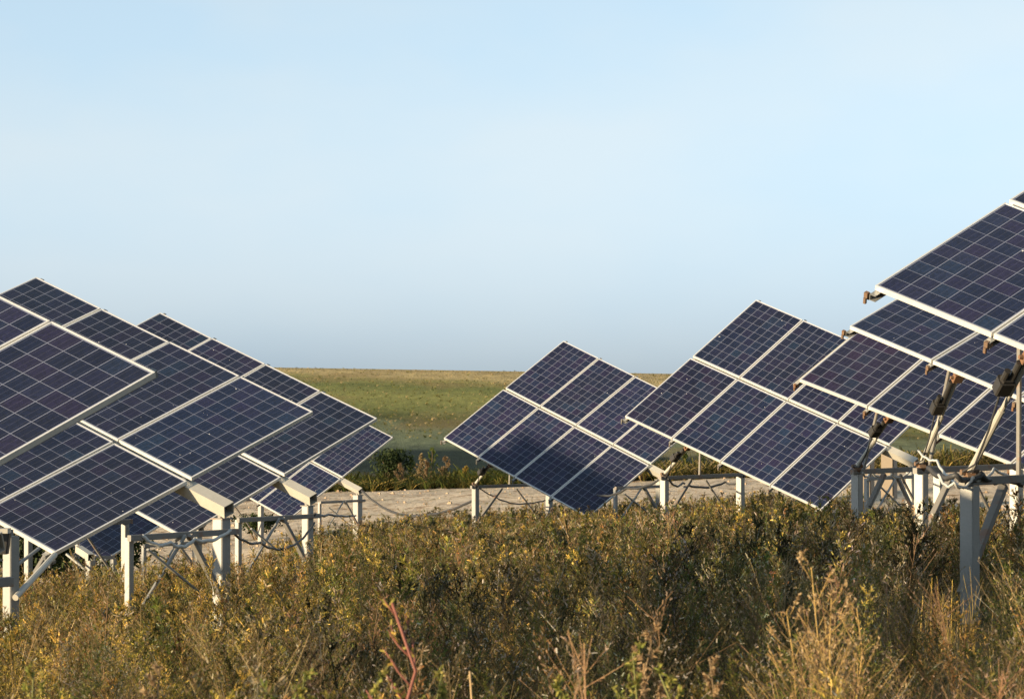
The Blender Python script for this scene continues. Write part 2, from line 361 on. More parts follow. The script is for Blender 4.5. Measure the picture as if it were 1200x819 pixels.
def tracker(pos, al, be, rho, label, tube_ext=.52, tints=None, bar_h=1.0, rear_w=2.1, front_left=1.25, trest=True, edge_out=0., edge_mat=None, post_s=.125, rusty=False, motor_t=.62, rear_i=.25, act=True, rear_h=None, rear_p=.11, lean=False, group=GROUP):
    O = Vector(pos); a, c, n = frame_axes(al, be, rho)
    P = lambda i, j, k=0.: O + a * (i - 4) * U + c * (j - 1) * V + n * k
    tube_k = -.118
    tend = P(4, 1, tube_k) + a * tube_ext
    ah = Vector((a.x, a.y, 0)).normalized(); e1 = Vector((-ah.y, ah.x, 0)); e1 = -e1 if e1.x > 0 else e1
    fp = tend - a * .10
    base = Vector((fp.x, fp.y, gz(fp.x, fp.y)))
    root = empty('solar_tracker', base); tag(root, label, 'solar tracker', group)
    inv = Matrix.Translation(-base)
    # modules
    for r in (0, 1):
        for i in range(4):
            o0 = P(i, r) if r == 0 else P(i, 1)
            # local x along the axis, local y pointing up the slope, z out of the glass
            corner = P(i, 0) + a * .01 if False else None
            if r == 0: org = P(i, 1) - c * GAP + a * .01
            else: org = P(i, 1) + c * (GAP + 1.65) + a * .01
            jit = random.gauss(0, .0016)
            M = Matrix((a, -c, n)).transposed().to_4x4(); M = Matrix.Translation(inv @ (org + n * jit)) @ M @ Matrix.Rotation(random.gauss(0, .0025), 4, 'X') @ Matrix.Rotation(random.gauss(0, .0025), 4, 'Y')
            q = bpy.data.objects.new('solar_module', ME_MOD); col.objects.link(q); q.parent = root; q.matrix_local = M
            t = (tints or {}).get((i, r), None) or (lambda b_, w_: (b_ * (1 + w_ * 1.6), b_, b_ * (1 + .25 * w_)))(random.uniform(.85, 1.45), random.uniform(-.14, .07))
            q.color = (*t, 1)
            fq = bpy.data.objects.new('module_frame', ME_FRM); col.objects.link(fq); fq.parent = q
            jq = bpy.data.objects.new('junction_box', ME_JB); col.objects.link(jq); jq.parent = q
    # purlins under the seams, their ends sticking out past the table
    for i in range(5):
        x = i + (.035 if i == 0 else (-.10 if i == 4 else 0)) - (edge_out if i == 0 else 0)
        m = MB(); m.channel(P(x, -.035, -.068), P(x, 2.035, -.068), .05, .05, .004, n, 1 if i < 4 else -1); m.build('purlin', edge_mat if (i == 0 and edge_mat) else M_STEEL, root, root)
    for j in (.5, 1.5):
        m = MB(); m.channel(P(0.2, j, -.118), P(3.6, j, -.118), .04, .045, .004, n); m.build('stringer', M_STEEL, root, root)
    # bottom-edge clamps
    for i in range(5):
        m = MB(); x = i if i else -.015; q_ = .75 if rusty else .6
        m.box(P(x, 2.02, -.082), a * .028 * q_, c * .035 * q_, n * .014, .003); m.box(P(x, 2.035, -.058), a * .02 * q_, c * .02 * q_, n * .02)
        m.box(P(x, 2.045, -.10), a * .011, c * .011, n * .022, .003)
        m.build('clamp', M_RUST if rusty else M_BARE, root, root)
    m = MB(); m.hollow(P(.03, 1, tube_k), tend, .125, .008, n)
    m.build('torque_tube', M_TUBE, root, root)
    # front post with its bearing
    s = post_s; ptop = fp.z - .12
    m = MB(); m.box((fp.x, fp.y, (base.z - .3 + ptop) / 2), ah * s / 2, e1 * s / 2, Vector((0, 0, (ptop - base.z + .3) / 2)), .01)
    m.build('post', M_STEEL, root, root)
    m = MB(); m.box((fp.x, fp.y, ptop + .004), ah * (s * .6), e1 * (s * .6), Vector((0, 0, .006))); m.box(Vector((fp.x, fp.y, (ptop + fp.z) / 2 - .02)), ah * .02, e1 * .035, Vector((0, 0, .06)), .004)
    m.tube([fp - ah * .03 + Vector((0, 0, -.075)), fp + ah * .03 + Vector((0, 0, -.075))], .03, 10)
    m.build('bearing', M_BARE, root, root)
    if trest:
        # front frame: second, thinner post to the left, bar and braces
        q = base + e1 * front_left; q.z = gz(q.x, q.y); tp = ptop - .12
        m = MB(); m.box((q.x, q.y, (q.z - .25 + tp) / 2), ah * .032, e1 * .032, Vector((0, 0, (tp - q.z + .25) / 2)), .006); m.build('post', M_STEEL, root, root)
        off = ah * (s / 2 + .03)
        m = MB(); m.bar(Vector((q.x, q.y, tp)) + off + e1 * .1, Vector((fp.x, fp.y, tp)) + off - e1 * .12, .045, .055); m.build('cross_bar', M_BARE, root, root)
        mid = (Vector((q.x, q.y, tp)) + Vector((fp.x, fp.y, tp))) / 2 + off * 1.7
        m = MB(); m.bar(mid, Vector((base.x, base.y, base.z + .1)) + off * 1.7, .06, .045); m.build('brace', M_BARE, root, root)
        m = MB(); m.bar(mid + e1 * .05, Vector((q.x, q.y, q.z + .3)) + off * 1.7, .028, .028); m.build('brace', M_STEEL, root, root)
        m = MB(); m.bar(Vector((q.x, q.y, tp - .1)) + off * 2.4, Vector((fp.x, fp.y, base.z + .05)) + off * 2.4, .03, .02); m.build('brace', M_STEEL, root, root)
    # rear frame under the high end
    rc = P(rear_i, 1); rc = Vector((rc.x, rc.y, gz(rc.x, rc.y)))
    h = rear_h if rear_h else bar_h
    Lp, Rp, top = trestle(root, rc, rear_w, h, e1, (rear_p, rear_p))
    up = P(rear_i, 1, tube_k)
    for sgn in (1,):
        m = MB(); ft = rc + e1 * .10 * sgn if not lean else Lp - e1 * .12; m.tube([(ft.x, ft.y, top), up + e1 * .05 * sgn + Vector((0, 0, -.05))], .020, 8); m.build('upright', M_BARE, root, root)
    if act:
        # actuator: gear foot on the left post, long tube to the underside of the low edge, motor and gearbox beside it
        foot = Vector((Lp.x, Lp.y, top + .10)); hd = P(1.28, 1.97, -.10); d = (hd - foot).normalized(); Ln = (hd - foot).length
        sd = d.cross(Vector((0, 0, 1))).normalized(); sd = sd if sd.x < 0 else -sd
        ac = MB(); ac.tube([foot, foot + d * Ln * .55], .026, 10); ac.tube([foot + d * Ln * .5, hd], .018, 10)
        aco = ac.build('actuator', M_TUBE, root, root, False)
        m = MB(); m.box(foot + Vector((0, 0, -.04)), sd * .035, d.cross(sd) * .04, d * .045, .01); m.tube([foot - sd * .07, foot + sd * .07], .022, 8); m.build('hinge', M_RUST, aco, root)
        g = foot + d * Ln * motor_t + sd * .085; w = d.cross(sd)
        m = MB(); m.box(g, sd * .058, w * .05, d * .06, .012); m.box(g + d * .07, sd * .04, w * .036, d * .012, .006)
        m.tube([g + sd * .025 + d * .05, g + sd * .025 + d * .16], .025, 10); m.tube([g - sd * .035 + d * .05, g - sd * .035 + d * (Ln * (1 - motor_t) - .06)], .027, 12)
        m.build('motor_housing', M_BLACK, aco, root)
        m = MB(); m.box(hd, sd * .05, w * .03, d * .05, .006); m.tube([hd - sd * .08, hd + sd * .08], .016, 8); m.build('head_bracket', M_RUST, aco, root)
        m = MB(); k0 = g - d * .07; k1 = foot + sd * .06
        m.tube([k0, k0.lerp(k1, .3) + Vector((0, 0, -.10)), k0.lerp(k1, .65) + Vector((0, 0, -.14)), k1], .008, 6); m.build('motor_cable', M_CABLE, aco, root)
    return dict(root=root, P=P, a=a, c=c, n=n, fp=fp, base=base, tend=tend, L=Lp, R=Rp, top=top, e1=e1, ah=ah, ptop=ptop)

PURP = (1.75, 1.05, 1.05)
TR = {}
TR['L1'] = tracker((-3.320, 17.127, -.676), 18.74, 50.01, 26.83, 'nearest left solar tracker, cut off by the left edge, its large-celled table overlapping another')
TR['L2'] = tracker((-3.044, 28.073, -.939), 20.16, 53.90, 23.40, 'large solar tracker at left whose wide cream tube end rests on the thickest post', post_s=.128, rear_w=1.5)
TR['L3'] = tracker((-2.826, 36.671, -1.186), 20.22, 52.63, 26.03, 'solar tracker directly behind the large left one, its peak second on the skyline', post_s=.11, rear_w=1.75, rear_p=.085)
TR['L4'] = tracker((-3.868, 67.417, -2.223), 20.27, 50.33, 34.73, 'small far solar tracker ending the left row, just before the dirt track', post_s=.16, tube_ext=.6)
TR['M1'] = tracker((2.605, 55.978, -1.596), 20.38, 46.22, 37.33, 'middle solar tracker standing alone with a dark shadow over its lower modules', tube_ext=.32, post_s=.12)
TR['R1'] = tracker((5.885, 46.414, -1.030), 20.17, 50.04, 37.47, 'solar tracker just right of the middle one, its peak standing clear against the sky', tints={(2, 0): (1, 1, 1.02)})
TR['Rb'] = tracker((7.582, 34.285, -.426), 18.26, 50.93, 32.11, 'solar tracker at right with one purple-tinted module and a golden left edge', tints={(0, 1): (1.75, 1.15, 1.05)}, edge_out=.055, edge_mat=M_TUBE, rear_w=1.9, rusty=True, motor_t=.74, lean=True)
TR['Rc'] = tracker((7.484, 28.253, -.247), 20.17, 50.71, 23.07, 'solar tracker at right sandwiched between the highest table and the purple-tinted one', motor_t=.66, rear_w=1.9, rusty=True, lean=True)
TR['Ra'] = tracker((6.758, 20.064, -.074), 20.47, 52.39, 25.25, 'nearest right-hand solar tracker, rising highest at the right edge of the photo', motor_t=.76, rear_w=1.7, rusty=True, rear_i=.16)

def place_by_corner(px, py, d, al, be, rho, i, j):
    a, c, n = frame_axes(al, be, rho); p = at(px, py, d)
    return tuple(p - a * (i - 4) * U - c * (j - 1) * V)
TR['Ly'] = tracker(place_by_corner(122, 657, 49, 20, 52, 28, 4, 2), 20, 52, 28, 'solar tracker almost hidden beneath the large left table, only its dusty lowest corner showing', act=False)
# unseen tracker added left of the frame to throw shade over the foreground weeds
TR['S1'] = tracker((-3.22, 9.7, -.32), 20, 51, 28, 'unseen solar tracker added at left to shade the foreground weeds', act=False)

_a, _c, _n = frame_axes(20.38, 46.22, 37.33)
hit = Vector((2.605, 55.978, -1.596)) + _a * (1.3 - 4) * U + _c * (.40) * V
_s = Vector((-math.sin(rad(SUN_A)) * math.cos(rad(SUN_E)), -math.cos(rad(SUN_A)) * math.cos(rad(SUN_E)), math.sin(rad(SUN_E))))
pk = hit + _s * 15.4
_a, _c, _n = frame_axes(20, 50, 34)
TR['S3'] = tracker(tuple(pk + _a * 4 * U + _c * V), 20, 50, 34, 'unseen solar tracker added outside the left edge to shade the middle table', act=False)  # added out of view, set along the sun ray to shadow the middle table

# ------------------------------------------------------------------ loose supports, cabinet, cables
def loose_frame(px_l, px_r, d_l, d_r, y_top, label, wl=.12, wr=.10, thick=None, group=None):
    A = at(px_l, y_top, d_l); B = at(px_r, y_top, d_r)
    base = Vector((A.x, A.y, gz(A.x, A.y))); root = empty('support_frame', base); tag(root, label, 'support frame', group)
    for p, w in ((A, wl), (B, wr)):
        g = gz(p.x, p.y); m = MB(); m.box((p.x, p.y, (g - .3 + p.z) / 2), Vector((w / 2 * .78, -w / 2 * .63, 0)), Vector((w / 2 * .63, w / 2 * .78, 0)), Vector((0, 0, (p.z - g + .3) / 2)), .008)
        m.build('post', M_STEEL, root, root)
    m = MB(); m.bar(A + Vector((0, 0, .03)), B + Vector((0, 0, .03)), .05, .055); m.build('cross_bar', M_BARE, root, root)
    return root, A, B
r_, A_, B_ = loose_frame(106, 133, 47.5, 48.3, 655, 'low pale post pair with a tube end, under the large left table', .125, .09)
m = MB(); t0 = at(92, 643, 47.9); t1 = at(107, 653, 47.3); m.hollow(t0, t1, .11, .01); m.build('tube_end', M_TUBE, r_, r_)
m = MB(); m.bar(at(78, 649, 47.6), at(101, 668, 47.3), .035, .035); m.build('brace', M_STEEL, r_, r_)
r_, A_, B_ = loose_frame(13, -70, 25.2, 24.4, 628, 'thick cream post at the far left with a round slanting strut', .105, .08)
m = MB(); m.tube([at(64, 650, 26.0), at(18, 700, 25.1)], .028, 10); m.build('strut', M_TUBE, r_, r_)
m = MB(); m.bar(at(46, 642, 25.6), at(20, 662, 25.2), .025, .025); m.build('brace', M_STEEL, r_, r_)
m = MB(); g0 = at(1, 637, 24.9); m.box(g0, (.07, 0, 0), (0, .06, 0), (0.01, 0, .085), .012); m.tube([g0 + Vector((-.03, 0, .06)), g0 + Vector((-.10, 0, .2))], .035, 10); m.build('motor_housing', M_BLACK, r_, r_)
m = MB(); m.box(g0 + Vector((0, 0, .11)), (.075, 0, 0), (0, .065, 0), (0, 0, .02), .008); m.build('motor_cap', M_TUBE, r_, r_)

# electrical cabinets on legs behind the right-hand tables
def cabinet(px0, px1, y0, y1, d, label, mat=M_CAB, door=True):
    a = at(px0, y0, d); b = at(px1, y1, d); cx = (a.x + b.x) / 2; w = (b.x - a.x) / 2; zt, zb = a.z, b.z
    g = gz(cx, d); root = empty('electrical_cabinet', (cx, d, g)); tag(root, label, 'cabinet', 'cream cabinets behind the right-hand tables')
    ex = Vector((w * .9, -w * .35, 0)); ey = Vector((.05, .14, 0))
    m = MB(); m.box((cx, d, (zt + zb) / 2), ex, ey, (0, 0, (zt - zb) / 2), .01); m.build('body', mat, root, root)
    if door:
        m = MB(); fr = Vector((cx, d, (zt + zb) / 2)) - ey - ey.normalized() * .012; m.box(fr, ex * .82, ey.normalized() * .008, (0, 0, (zt - zb) / 2 * .86), .0); dd = m.build('door', mat, root, root)
        m = MB(); m.box(fr - ey.normalized() * .014 + ex * .6, ex.normalized() * .012, ey.normalized() * .01, (0, 0, .06), 0); m.build('handle', M_DOOR, dd, root)
    m = MB(); m.box((cx, d, zt + .022), ex * 1.1, ey * 1.15, (0, 0, .018)); m.build('rain_roof', M_BARE, root, root)
    for s in (-1, 1):
        p = Vector((cx, d, 0)) + ex * .7 * s; m = MB(); m.box((p.x, p.y, (g - .2 + zb - .003) / 2), (.03, 0, 0), (0, .03, 0), (0, 0, (zb - .003 - g + .2) / 2)); m.build('leg', M_STEEL, root, root)
    return root
cabinet(1013, 1023, 532, 588, 52, 'left one of the two tall cream cabinets standing behind the right-hand supports')
cabinet(1034, 1050, 530, 584, 53, 'wide cream cabinet with a shaded side, right of its narrow neighbour')

def cable(pts, r, label, mat=M_CABLE, sag=.0, group='cables slung between the supports', n=10):
    P_ = []
    for k in range(len(pts) - 1):
        p, q = Vector(pts[k]), Vector(pts[k + 1])
        for t in range(n):
            u = t / n; v = p.lerp(q, u); v.z -= sag * 4 * u * (1 - u); v.z += .006 * math.sin(17 * u + k); P_.append(v)
    P_.append(Vector(pts[-1])); m = MB(); m.tube(P_, r, 6); o = m.build('cable', mat, None, None, True); tag(o, label, 'cable', group); return o
def front_top(k): t = TR[k]; return Vector((t['fp'].x, t['fp'].y, t['ptop'] - .10)) + t['ah'] * .11
def rearL(k): t = TR[k]; return Vector((t['L'].x, t['L'].y, t['top'] + .02)) - t['ah'] * -.08
def rearR(k): t = TR[k]; return Vector((t['R'].x, t['R'].y, t['top'] + .02)) - t['ah'] * -.08
cable([at(424, 575, 67), at(460, 600, 66), at(505, 603, 63), at(560, 583, 60)], .028, 'long dark cable sagging across the dirt gap between the left row and the middle tracker', sag=.05)
cable([front_top('L2'), at(305, 636, 32), at(340, 640, 35), front_top('L3') - Vector((0, 0, .1))], .014, 'thin dark cable drooping between the two thickest left posts', sag=.05)
cable([front_top('L2') + TR['L2']['e1'] * 1.2, at(200, 636, 27.0), at(228, 632, 27.2), front_top('L2')], .017, 'grey cable loop bundled under the left cross bar beside the thickest post', M_CABLE_L, .05)
cable([front_top('L3'), at(385, 603, 50), at(417, 604, 66)], .02, 'straight dark cable from the second cream post to the far left post', sag=.02)
cable([rearL('M1'), at(600, 590, 59), at(640, 586, 60), rearR('M1')], .014, 'cable along the bar under the middle tracker', sag=.03)
cable([rearL('R1'), at(800, 566, 49), at(850, 565, 50), rearR('R1')], .018, 'dark cable hanging in a loop under the bar right of the middle tracker', sag=.08)
cable([rearL('Rb'), at(1020, 552, 37), at(1045, 556, 37.3), at(1066, 552, 37.5)], .013, 'pale cable looping between the two cream posts below the purple-tinted table', M_CABLE_L, .06)
cable([at(1076, 528, 30), at(1098, 540, 27), at(1115, 560, 24), at(1127, 566, 21.8)], .012, 'pale cable slanting down to the blue-grey post at right', M_CABLE_L, .03)
cable([at(1100, 556, 21.6), at(1118, 566, 21.3), at(1140, 560, 21.5), at(1165, 549, 22.2), at(1215, 556, 23)], .011, 'pale thin cable wrapped over the top of the blue-grey post', M_CABLE_L, .05)
cable([at(1088, 548, 21.8), at(1120, 557, 21.4), at(1150, 556, 21.6), at(1180, 560, 22.4), at(1215, 562, 23.2)], .022, 'black cable bundle lying along the bar beside the blue-grey post', M_CABLE, .04)
cable([at(776, 560, 49), at(735, 572, 52), at(700, 580, 55)], .02, 'dark cable running from behind the middle tracker to its neighbour', sag=.06)

# ------------------------------------------------------------------ vegetation
def quad(p, d, w):
    """flat blade quads: p start (n,3), d vector (n,3), w width vector (n,3)"""
    return np.stack([p - w / 2, p + w / 2, p + d + w * .32, p + d - w * .32], 1)
def rnd_unit(n):
    v = rng.normal(size=(n, 3)); return v / np.linalg.norm(v, axis=1, keepdims=True)
def bushy(h, nb, nl, leaf, palette, seed_p=.1, spread=.45, stemw=.006, tip=None, stemc=(.12, .09, .045)):
    Q = []; C = []
    bend = rng.normal(0, .10 * h, 2)
    def stem(t): return np.array([bend[0] * t * t, bend[1] * t * t, h * t])
    ts = np.linspace(0, 1, 6)
    for k in range(5):
        a, b = stem(ts[k]), stem(ts[k + 1]); w = rnd_unit(1)[0] * stemw; w[2] = 0
        Q.append(quad(a[None], (b - a)[None], w[None])); C.append(np.array([stemc]))
    for _ in range(nb):
        t = rng.uniform(.12, 1); az = rng.uniform(0, 2 * np.pi); L = h * spread * (1.08 - t) * rng.uniform(.5, 1.2) + .03
        el = rng.uniform(.6, 1.25); d = np.array([np.cos(az) * np.cos(el), np.sin(az) * np.cos(el), np.sin(el)]) * L
        s0 = stem(t); w = np.cross(d, rng.normal(size=3)); w = w / (np.linalg.norm(w) + 1e-9) * stemw * .5
        Q.append(quad(s0[None], d[None], w[None])); C.append(np.array([stemc]))
        n = max(2, int(nl * rng.uniform(.6, 1.3)))
        u = rng.uniform(.1, 1.03, n)[:, None]; p = s0 + d * u
        ld = rnd_unit(n) * .75 + d / L * .6; ld[:, 2] += .25; ld = ld / np.linalg.norm(ld, axis=1, keepdims=True) * (leaf * rng.uniform(.5, 1.3, (n, 1)))
        lw = np.cross(ld, rnd_unit(n)); lw = lw / (np.linalg.norm(lw, axis=1, keepdims=True) + 1e-9) * leaf * rng.uniform(.12, .34, (n, 1))
        Q.append(quad(p, ld, lw)); c = palette[rng.integers(0, len(palette), n)] * rng.uniform(.65, 1.35, (n, 1))
        if tip is not None: c = np.where((u > .75) & (rng.random((n, 1)) < seed_p * 4), np.array(tip) * rng.uniform(.7, 1.2, (n, 1)), c)
        C.append(c)
    return np.concatenate(Q), np.concatenate(C)
def tuft(h, n, palette, w=.006, lean=.35):
    az = rng.uniform(0, 2 * np.pi, n); r = rng.uniform(0, .06, n); L = h * rng.uniform(.5, 1.1, n); ln = rng.uniform(.05, lean, n)
    p = np.stack([np.cos(az) * r, np.sin(az) * r, 0 * r], 1); d1 = np.stack([np.cos(az) * ln, np.sin(az) * ln, np.ones(n)], 1) * L[:, None] * .55
    d2 = np.stack([np.cos(az) * ln * 2.6, np.sin(az) * ln * 2.6, np.ones(n) * .8], 1) * L[:, None] * .45
    wv = np.stack([-np.sin(az), np.cos(az), 0 * az], 1) * w
    c = palette[rng.integers(0, len(palette), n)] * rng.uniform(.7, 1.3, (n, 1))
    return np.concatenate([quad(p, d1, wv), quad(p + d1, d2, wv * .6)]), np.concatenate([c, c])
def quads_obj(name, Q, C, mat, loc=(0, 0, 0)):
    n = len(Q); me = bpy.data.meshes.new(name)
    me.vertices.add(4 * n); me.vertices.foreach_set('co', Q.astype(np.float32).ravel())
    me.loops.add(4 * n); me.loops.foreach_set('vertex_index', np.arange(4 * n, dtype=np.int32))
    me.polygons.add(n); me.polygons.foreach_set('loop_start', np.arange(0, 4 * n, 4, dtype=np.int32))
    me.update(calc_edges=True)
    at_ = me.color_attributes.new('Col', 'FLOAT_COLOR', 'POINT')
    cc = np.ones((n, 4, 4), np.float32); cc[:, :, :3] = C[:, None, :]; at_.data.foreach_set('color', cc.ravel())
    me.materials.append(mat); o = bpy.data.objects.new(name, me); col.objects.link(o); o.location = loc; return o

OLIVE = np.array([(.085, .095, .022), (.12, .115, .03), (.065, .08, .02), (.15, .125, .035)])
GOLD = np.array([(.34, .23, .05), (.25, .18, .04), (.42, .29, .085), (.17, .14, .035)])
BROWN = np.array([(.15, .095, .045), (.10, .07, .035), (.21, .14, .075), (.085, .075, .03)])
RUST = np.array([(.22, .11, .04), (.17, .10, .04), (.28, .15, .06)])
GREEN = np.array([(.07, .10, .02), (.10, .13, .03), (.05, .075, .018)])
STRAW = np.array([(.42, .31, .16), (.33, .25, .12), (.50, .38, .20)])
DRY = np.array([(.36, .25, .13), (.30, .20, .10), (.44, .32, .18), (.26, .19, .10)])
GREY = np.array([(.17, .15, .11), (.23, .21, .16), (.12, .11, .075)])
PAL = [OLIVE, GOLD, BROWN, RUST, GREEN, GREY]
for _p, _k in ((OLIVE, 1.25), (GOLD, 1.75), (BROWN, 1.5), (RUST, 1.5), (GREEN, 1.1), (GREY, 1.2)): _p *= _k
PAINTED_SHADE = np.array([(.050, .052, .020), (.075, .066, .032), (.038, .045, .018), (.10, .085, .045), (.06, .06, .03)])  # darker weed colours, shade painted into the foliage
def make_templates(nb, nl, leaf, stemw, per=5):
    T = []
    for k, pal in enumerate(PAL):
        for _ in range(per):
            mixed = np.concatenate([pal, pal, OLIVE if k != 4 else BROWN])
            T.append((k, *bushy(1., nb, nl, leaf, mixed, .05 if k != 5 else .12, .5, stemw, (.42, .34, .23) if k != 4 else (.36, .33, .08))))
    for _ in range(per):
        T.append((6, *bushy(1., int(nb * .7), max(3, int(nl * .45)), leaf * .75, DRY, .2, .75, stemw * .8, (.50, .40, .28), (.30, .20, .10))))
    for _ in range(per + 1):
        Q_, C_ = bushy(1., nb, nl, leaf, PAINTED_SHADE, .03, .5, stemw, (.45, .42, .36), (.07, .055, .03))
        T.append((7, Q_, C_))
    for k_, Q_, C_ in T:      # a few pale seed heads on every plant
        e_ = rng.random(len(C_)) < (.022 if k_ != 7 else .03); C_[e_] = np.array([.50, .47, .40]) * rng.uniform(.5, 1.1, (e_.sum(), 1))
    return T
def patches(x, y, s, ph):
    return (np.sin(x * s + ph) * np.cos(y * s * .8 + ph * 2) + .6 * np.sin(x * s * 2.3 + y * s * 1.7 + ph * 3) + .4 * np.sin(y * s * 3.9 - x * s * 3.1 + ph))
def scatter(T, d0, d1, dens, hmin, hmax, margin=.02):
    wmax = (.1725 + margin) * 2
    area = wmax * (d1 * d1 - d0 * d0) / 2; n = int(area * dens)
    d = np.sqrt(rng.uniform(d0 * d0, d1 * d1, n)); x = rng.uniform(-.5, .5, n) * wmax * d; y = d
    keep = y < weed_limit(x, y) + np.where(rng.random(n) < .18, rng.exponential(5., n), rng.normal(0, .8, n)); keep &= y < 88; x, y = x[keep], y[keep]; n = len(x)
    z = ground_z(x, y)
    px = 600 + F * x / y
    # mix of kinds by place, with some light and shade put into it
    w = np.stack([
        .7 + .5 * patches(x, y, .5, 1.), .55 + .6 * patches(x, y, .42, 2.7) + 1.6 * sm((560 - px) / 380) * sm((y - 7) / 4),  # extra gold at left paints the sunlit side into the weed colours
        .6 + .5 * patches(x, y, .6, 4.1), .22 + .4 * patches(x, y, .8, 5.3), .35 + .5 * patches(x, y, .55, 6.9) + .4 * sm((10 - y) / 2), .28 + .3 * patches(x, y, 1.1, 8.2),
        .30 + .25 * patches(x, y, 1.4, 1.7) + 1.1 * sm((px - 860) / 60) * sm((y - 2) / 4) * (1 - sm((y - 12) / 5)) + .3 * sm((300 - px) / 300),
        .06 + 4.2 * np.clip(np.maximum(sm((px - 300) / 160) * (1 - sm((px - 830) / 110)) * sm((y - 8.6) / 1.5) * (1 - sm((y - 17) / 6)), .8 * sm((px - 780) / 90) * (1 - sm((px - 1080) / 60)) * sm((y - 16) / 4) * (1 - sm((y - 34) / 10))) * (1 + .45 * patches(x, y, 1.3, .7)), 0, None) ** 1.3], 1)  # dark kind at centre and right, shade put into the weed colours
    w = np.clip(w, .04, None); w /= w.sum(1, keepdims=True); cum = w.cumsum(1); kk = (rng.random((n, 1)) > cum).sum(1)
    byk = {k: [i for i, t in enumerate(T) if t[0] == k] for k in range(8)}
    Qs = []; Cs = []
    hv = (hmin + (hmax - hmin) * rng.random(n) ** 1.4 * 1.15) * (1 + .14 * patches(x, y, .9, 3.3)) * np.interp(px, [0, 350, 650, 900, 1200], [.95, .95, 1.05, 1.1, 1.0])
    clear = np.minimum(1, .16 + .84 * sm((np.abs(px - 1127) - 16) / 42)); hv = np.where((y > 12.6) & (y < 22), hv * clear, hv)
    # lower plants right in front of the table corners that hang close above them
    hv = np.where((y > 38), hv * .84, hv); hv = np.where(y > weed_limit(x, y) + 1.5, hv * .55, hv)
    hv = np.where((px < 330) & (y > 19), hv * .80, hv); hv = np.where(kk == 6, hv * 1.22, hv); hv = np.where(rng.random(n) < .05, hv * 1.3, hv)
    hv = np.clip(hv, .07, np.where(y > 30, .62, .86))
    ti = np.array([byk[k][rng.integers(0, len(byk[k]))] for k in kk])
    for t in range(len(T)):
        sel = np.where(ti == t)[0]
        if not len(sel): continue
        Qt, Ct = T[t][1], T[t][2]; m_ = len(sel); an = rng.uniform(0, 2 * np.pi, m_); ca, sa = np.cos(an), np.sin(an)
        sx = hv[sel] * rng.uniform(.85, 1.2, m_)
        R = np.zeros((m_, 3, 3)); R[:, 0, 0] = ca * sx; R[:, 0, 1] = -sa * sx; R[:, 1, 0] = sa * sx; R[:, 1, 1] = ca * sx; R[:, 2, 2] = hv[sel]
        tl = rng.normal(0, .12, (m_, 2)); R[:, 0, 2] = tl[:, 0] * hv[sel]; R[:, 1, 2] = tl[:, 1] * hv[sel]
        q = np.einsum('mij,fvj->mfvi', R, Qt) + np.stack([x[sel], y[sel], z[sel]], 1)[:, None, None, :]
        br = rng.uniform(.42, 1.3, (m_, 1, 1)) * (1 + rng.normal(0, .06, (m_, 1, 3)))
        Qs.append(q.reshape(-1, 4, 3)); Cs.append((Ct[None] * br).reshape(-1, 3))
    return np.concatenate(Qs), np.concatenate(Cs)
near_T = make_templates(48, 17, .022, .007, 3)
mid_T = make_templates(26, 12, .043, .010, 4)
far_T = make_templates(14, 9, .072, .014, 4)
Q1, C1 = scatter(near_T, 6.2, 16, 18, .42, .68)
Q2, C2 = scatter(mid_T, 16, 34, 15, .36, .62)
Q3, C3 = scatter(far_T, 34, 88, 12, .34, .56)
# dry grass stems between the bushes
def grass(d0, d1, dens, pal, h, w, nblade=7):
    n = int(.39 * (d1 * d1 - d0 * d0) / 2 * dens); d = np.sqrt(rng.uniform(d0 * d0, d1 * d1, n)); x = rng.uniform(-.195, .195, n) * d
    keep = (d < weed_limit(x, d) + 2) & (patches(x, d, .8, 9.) > -.3); x, d = x[keep], d[keep]; z = ground_z(x, d); Q = []; C = []
    T = [tuft(1., nblade, pal, w / h) for _ in range(12)]
    for i in range(len(x)):
        q, c = T[i % 12]; s = h * rng.uniform(.6, 1.2); Q.append(q * s + np.array([x[i], d[i], z[i]])); C.append(c * rng.uniform(.7, 1.3))
    return np.concatenate(Q), np.concatenate(C)
Q4, C4 = grass(6.2, 22, 9, np.concatenate([STRAW, GOLD]), .5, .004)
Q5, C5 = grass(22, 70, 2.2, np.concatenate([STRAW, GOLD]), .42, .010, 5)
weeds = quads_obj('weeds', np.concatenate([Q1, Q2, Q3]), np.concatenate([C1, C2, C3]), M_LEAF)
tag(weeds, 'dense olive and golden brown weeds covering the foreground field', 'weeds', kind='stuff')
dry = quads_obj('dry_grass', np.concatenate([Q4, Q5]), np.concatenate([C4, C5]), M_LEAF)
tag(dry, 'thin straw coloured grass stems standing among the weeds', 'grass', kind='stuff')
# grass fringe beyond the dirt track, and tufts over the hillside
def fringe():
    n = 7500; x = rng.uniform(-22, 22, n); y = rng.uniform(90.5, 101, n); z = ground_z(x, y); Q = []; C = []
    T = [tuft(1., 12, np.concatenate([p, p, OLIVE]), .05, .8) for p in (GOLD, GREEN, OLIVE, STRAW, RUST, GREEN)]
    for i in range(n):
        right = x[i] > 3
        k = rng.choice([0, 4, 0, 2, 3]) if right else rng.choice([1, 2, 5, 1, 2, 0])
        q, c = T[k]; pt = float(patches(x[i], y[i], .7, 2.)); s = rng.uniform(.16, .50) * (1 + .35 * pt) * (1.25 if right else 1); Q.append(q * np.array([s * 1.8, s * 1.8, s]) + np.array([x[i], y[i], z[i]])); C.append(c * rng.uniform(.35, 1.1) * (.8 + .3 * pt))
    return np.concatenate(Q), np.concatenate(C)
Qf, Cf = fringe(); tag(quads_obj('roadside_grass', Qf, Cf, M_LEAF2), 'strip of green and orange grass along the far side of the dirt track', 'grass', kind='stuff')
